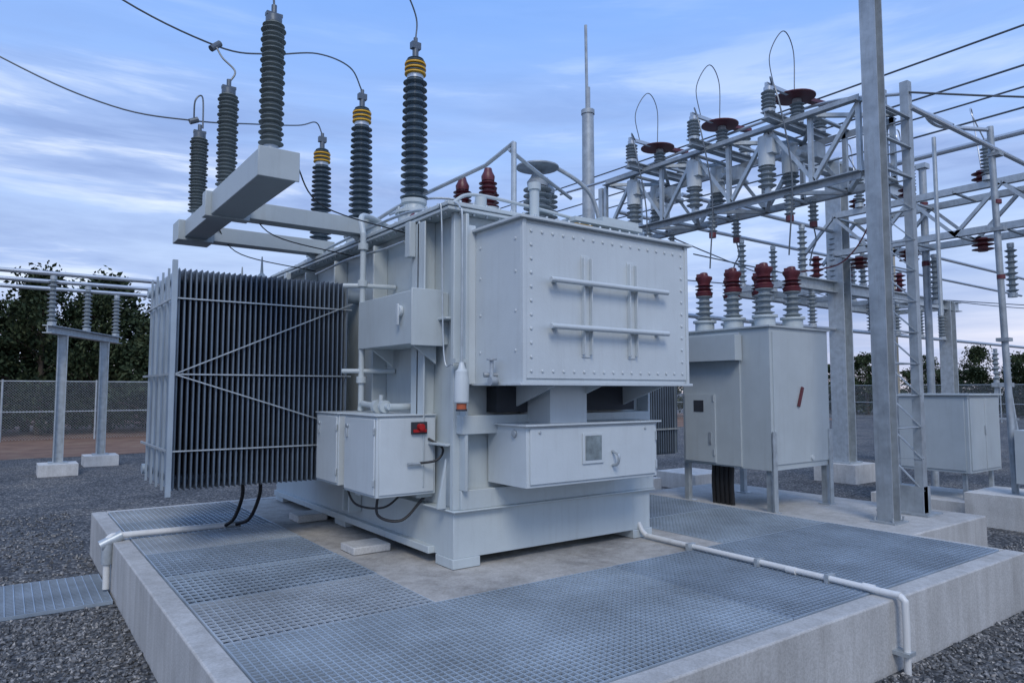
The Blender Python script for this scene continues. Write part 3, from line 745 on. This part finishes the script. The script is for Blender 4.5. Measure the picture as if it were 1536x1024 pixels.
# ------------------------------------------------------------ left bus support
def bus_support(p1,p2,z,name):
    global b
    b=B()
    for x,y in (p1,p2):
        b.mat('concw').box(x-.38,x+.38,y-.38,y+.38,-.02,.26)
        b.mat('galv').hbeam((x,y,.26),(x,y,z-.1),.2,.2,.02); b.box(x-.18,x+.18,y-.18,y+.18,.26,.29)
    d=(Vector((*p2,0))-Vector((*p1,0))); d.normalize()
    a=Vector((*p1,z))-d*.7; c=Vector((*p2,z))+d*.8
    b.hbeam(a,c,.2,.18,.02)
    for t in (.05,.5,.95):
        q=a.lerp(c,t); pins(q.x,q.y,z+.09,z+1.2,'porg',.11,10)
        b.mat('alu').cyl((q.x-6 if t<.9 else q.x-4,q.y,z+1.25),(q.x+2.6-t*1.5,q.y,z+1.25),.05,10)
    b.done(name)
bus_support((1.08,19.0),(2.1,20.85),3.25,'busbar_support')
bus_support((-3.0,19.9),(-1.9,21.9),3.1,'busbar_support')

# ------------------------------------------------------------ fence
def fence(p,q,h=2.25):
    b=B().mat('galv')
    p=Vector((*p,0));q=Vector((*q,0));L=(q-p).length;d=(q-p)/L
    n=int(L/3)
    for i in range(n+1):
        c=p+d*(L*i/n); b.cyl(c,c+Vector((0,0,h+.06)),.035,8)
    for z in (h,1.1): b.cyl(p+Vector((0,0,z)),q+Vector((0,0,z)),.02,6)
    nrm=d.cross(Vector((0,0,1)))
    w=.0042; sp=.10
    k=int((L+h)/sp)
    for i in range(k):
        for sgn in (1,-1):
            s0=i*sp-h if sgn>0 else i*sp
            a0,a1=s0,s0+sgn*h; z0,z1=0.05,h
            lo,hi=min(a0,a1),max(a0,a1)
            if lo<0 or hi>L: continue
            o=nrm*(.003*sgn)
            P0=p+d*a0+Vector((0,0,z0))+o;P1=p+d*a1+Vector((0,0,z1))+o
            b.add([P0-d*w,P0+d*w,P1+d*w,P1-d*w],[(0,1,2,3)])
    b.done('chain_link_fence',sharp=60)
fence((-24,32),(48,32)); fence((48,32),(48,-14))

# ------------------------------------------------------------ trees
def treemesh(seed,H,W):
    rd=random.Random(seed); b=B().mat('bark')
    b.lathe((0,0,0),(0,0,H*.8),[(0,.22),(H*.3,.16),(H*.8,.04)],8)
    cl=[]
    for i in range(76):
        t=rd.random()**.9; z=H*(.10+.88*t)
        wr_=W*(1-.8*max(0,t-.3)/.7)*rd.uniform(.3,1.05)
        a=rd.uniform(0,6.283); cl.append(Vector((wr_*math.cos(a),wr_*math.sin(a),z)))
    for c in cl[:26]:
        st=Vector((0,0,max(.5,c.z-rd.uniform(.4,1.2)))); b.tube([st,st.lerp(c,.5)+Vector((0,0,.1)),c],.04,5,3)
    b.mat('leaf')
    for c in cl:
        rad=rd.uniform(.35,1.0)
        for _ in range(int(95*rad)+20):
            v=Vector((rd.gauss(0,1),rd.gauss(0,1),rd.gauss(0,1)*.7)).normalized()*rad*rd.uniform(.3,1.15)
            p=c+v; s=rd.uniform(.07,.18)
            a=Vector((rd.uniform(-1,1),rd.uniform(-1,1),rd.uniform(-1,1))).normalized(); bb=a.orthogonal().normalized()
            b.add([p-a*s,p+bb*s*.55,p+a*s,p-bb*s*.55],[(0,1,2,3)])
    ob=b.done('tree_mesh',sharp=80); me=ob.data; bpy.data.objects.remove(ob); return me
tms=[treemesh(s,8,2.2+.25*s) for s in (1,2,3,4,5)]
TL=empty('tree_line')
def addtree(x,y,s):
    o=bpy.data.objects.new('tree',random.choice(tms)); scene.collection.objects.link(o); o.parent=TL
    o.location=(x,y,-.1); o.rotation_euler=(0,0,random.uniform(0,6.28)); k=max(s,.6)*random.uniform(.9,1.25); o.scale=(k,k,s)
x=-24
while x<40:
    addtree(x+random.uniform(-.6,.6),36.5+random.uniform(-1,1),random.uniform(.62,.92)); addtree(x+1.3+random.uniform(-.6,.6),40+random.uniform(-1,1),random.uniform(.7,1.0)); addtree(x+.5,38.2+random.uniform(-1,1),random.uniform(.42,.6)); x+=random.uniform(1.9,2.7)
y=34
while y>-20:
    addtree(57+random.uniform(-1.5,1.5),y,random.uniform(.42,.62)); addtree(62+random.uniform(-1.5,1.5),y+1.3,random.uniform(.5,.72)); y-=random.uniform(1.9,2.8)

# ------------------------------------------------------------ world
w=bpy.data.worlds.new('World'); scene.world=w; w.use_nodes=True
nt=w.node_tree; bg=nt.nodes['Background']
sky=N(nt,'ShaderNodeTexSky',sky_type='NISHITA'); sky.sun_disc=False
SE,SR=44,212
sky.sun_elevation=R(SE); sky.sun_rotation=R(SR); sky.air_density=1.0; sky.dust_density=1.0
tc=N(nt,'ShaderNodeTexCoord')
sep=N(nt,'ShaderNodeSeparateXYZ'); nt.links.new(tc.outputs['Generated'],sep.inputs[0])
K=12.0
grad=ramp(nt,sep.outputs['Z'],[(0.0,(.84,.76,.84)),(0.05,(.78,.77,.89)),(0.15,(.55,.68,.93)),(0.30,(.35,.54,.94)),(0.50,(.21,.42,.92)),(1.0,(.42,.56,.88))])
mp=N(nt,'ShaderNodeMapping'); mp.inputs['Rotation'].default_value=(R(3),R(-4),R(20)); mp.inputs['Scale'].default_value=(1.25,1.25,9.0); nt.links.new(tc.outputs['Generated'],mp.inputs['Vector'])
n1=N(nt,'ShaderNodeTexNoise',Scale=1.25,Detail=7.0,Roughness=0.55,Distortion=0.35); nt.links.new(mp.outputs[0],n1.inputs['Vector'])
cm=ramp(nt,n1.outputs['Fac'],[(0.36,(0,0,0)),(0.58,(1,1,1))])
zr=ramp(nt,sep.outputs['Z'],[(0.0,(.55,.55,.55)),(0.10,(.9,.9,.9)),(0.30,(.85,.85,.85)),(0.42,(.28,.28,.28)),(0.52,(.08,.08,.08))])
mk=N(nt,'ShaderNodeMath',operation='MULTIPLY'); nt.links.new(cm.outputs[0],mk.inputs[0]); nt.links.new(zr.outputs[0],mk.inputs[1])
n2=N(nt,'ShaderNodeTexNoise',Scale=2.0,Detail=6.0,Roughness=0.58,Distortion=0.3); nt.links.new(mp.outputs[0],n2.inputs['Vector'])
cc=ramp(nt,n2.outputs['Fac'],[(0.40,(.25,.35,.64)),(0.51,(.36,.48,.79)),(0.62,(.76,.84,.98))])
m1=N(nt,'ShaderNodeMixRGB'); nt.links.new(mk.outputs[0],m1.inputs['Fac']); nt.links.new(grad.outputs[0],m1.inputs['Color1']); nt.links.new(cc.outputs[0],m1.inputs['Color2'])
sc=N(nt,'ShaderNodeMixRGB',blend_type='MULTIPLY',Fac=1.0); sc.inputs['Color2'].default_value=(K,K,K,1); nt.links.new(m1.outputs[0],sc.inputs['Color1'])
m2=N(nt,'ShaderNodeMixRGB',Fac=0.90); nt.links.new(sky.outputs[0],m2.inputs['Color1']); nt.links.new(sc.outputs[0],m2.inputs['Color2'])
nt.links.new(m2.outputs[0],bg.inputs['Color']); bg.inputs['Strength'].default_value=0.1
sd=bpy.data.lights.new('sun','SUN'); sd.energy=1.5; sd.angle=R(22); sd.color=(1.0,.94,.85)
so=bpy.data.objects.new('sun',sd); scene.collection.objects.link(so)
az=R(SR)
dirv=Vector((math.sin(az)*math.cos(R(SE)),math.cos(az)*math.cos(R(SE)),math.sin(R(SE))))
so.rotation_euler=dirv.to_track_quat('Z','Y').to_euler()

cd=bpy.data.cameras.new('camera'); cd.sensor_width=36; cd.lens=24.6; cd.clip_end=2000; cd.clip_start=.05
co=bpy.data.objects.new('camera',cd); scene.collection.objects.link(co)
co.location=(0,0,1.9); co.rotation_euler=(R(94),0,-math.atan2(.588,.809))
scene.camera=co
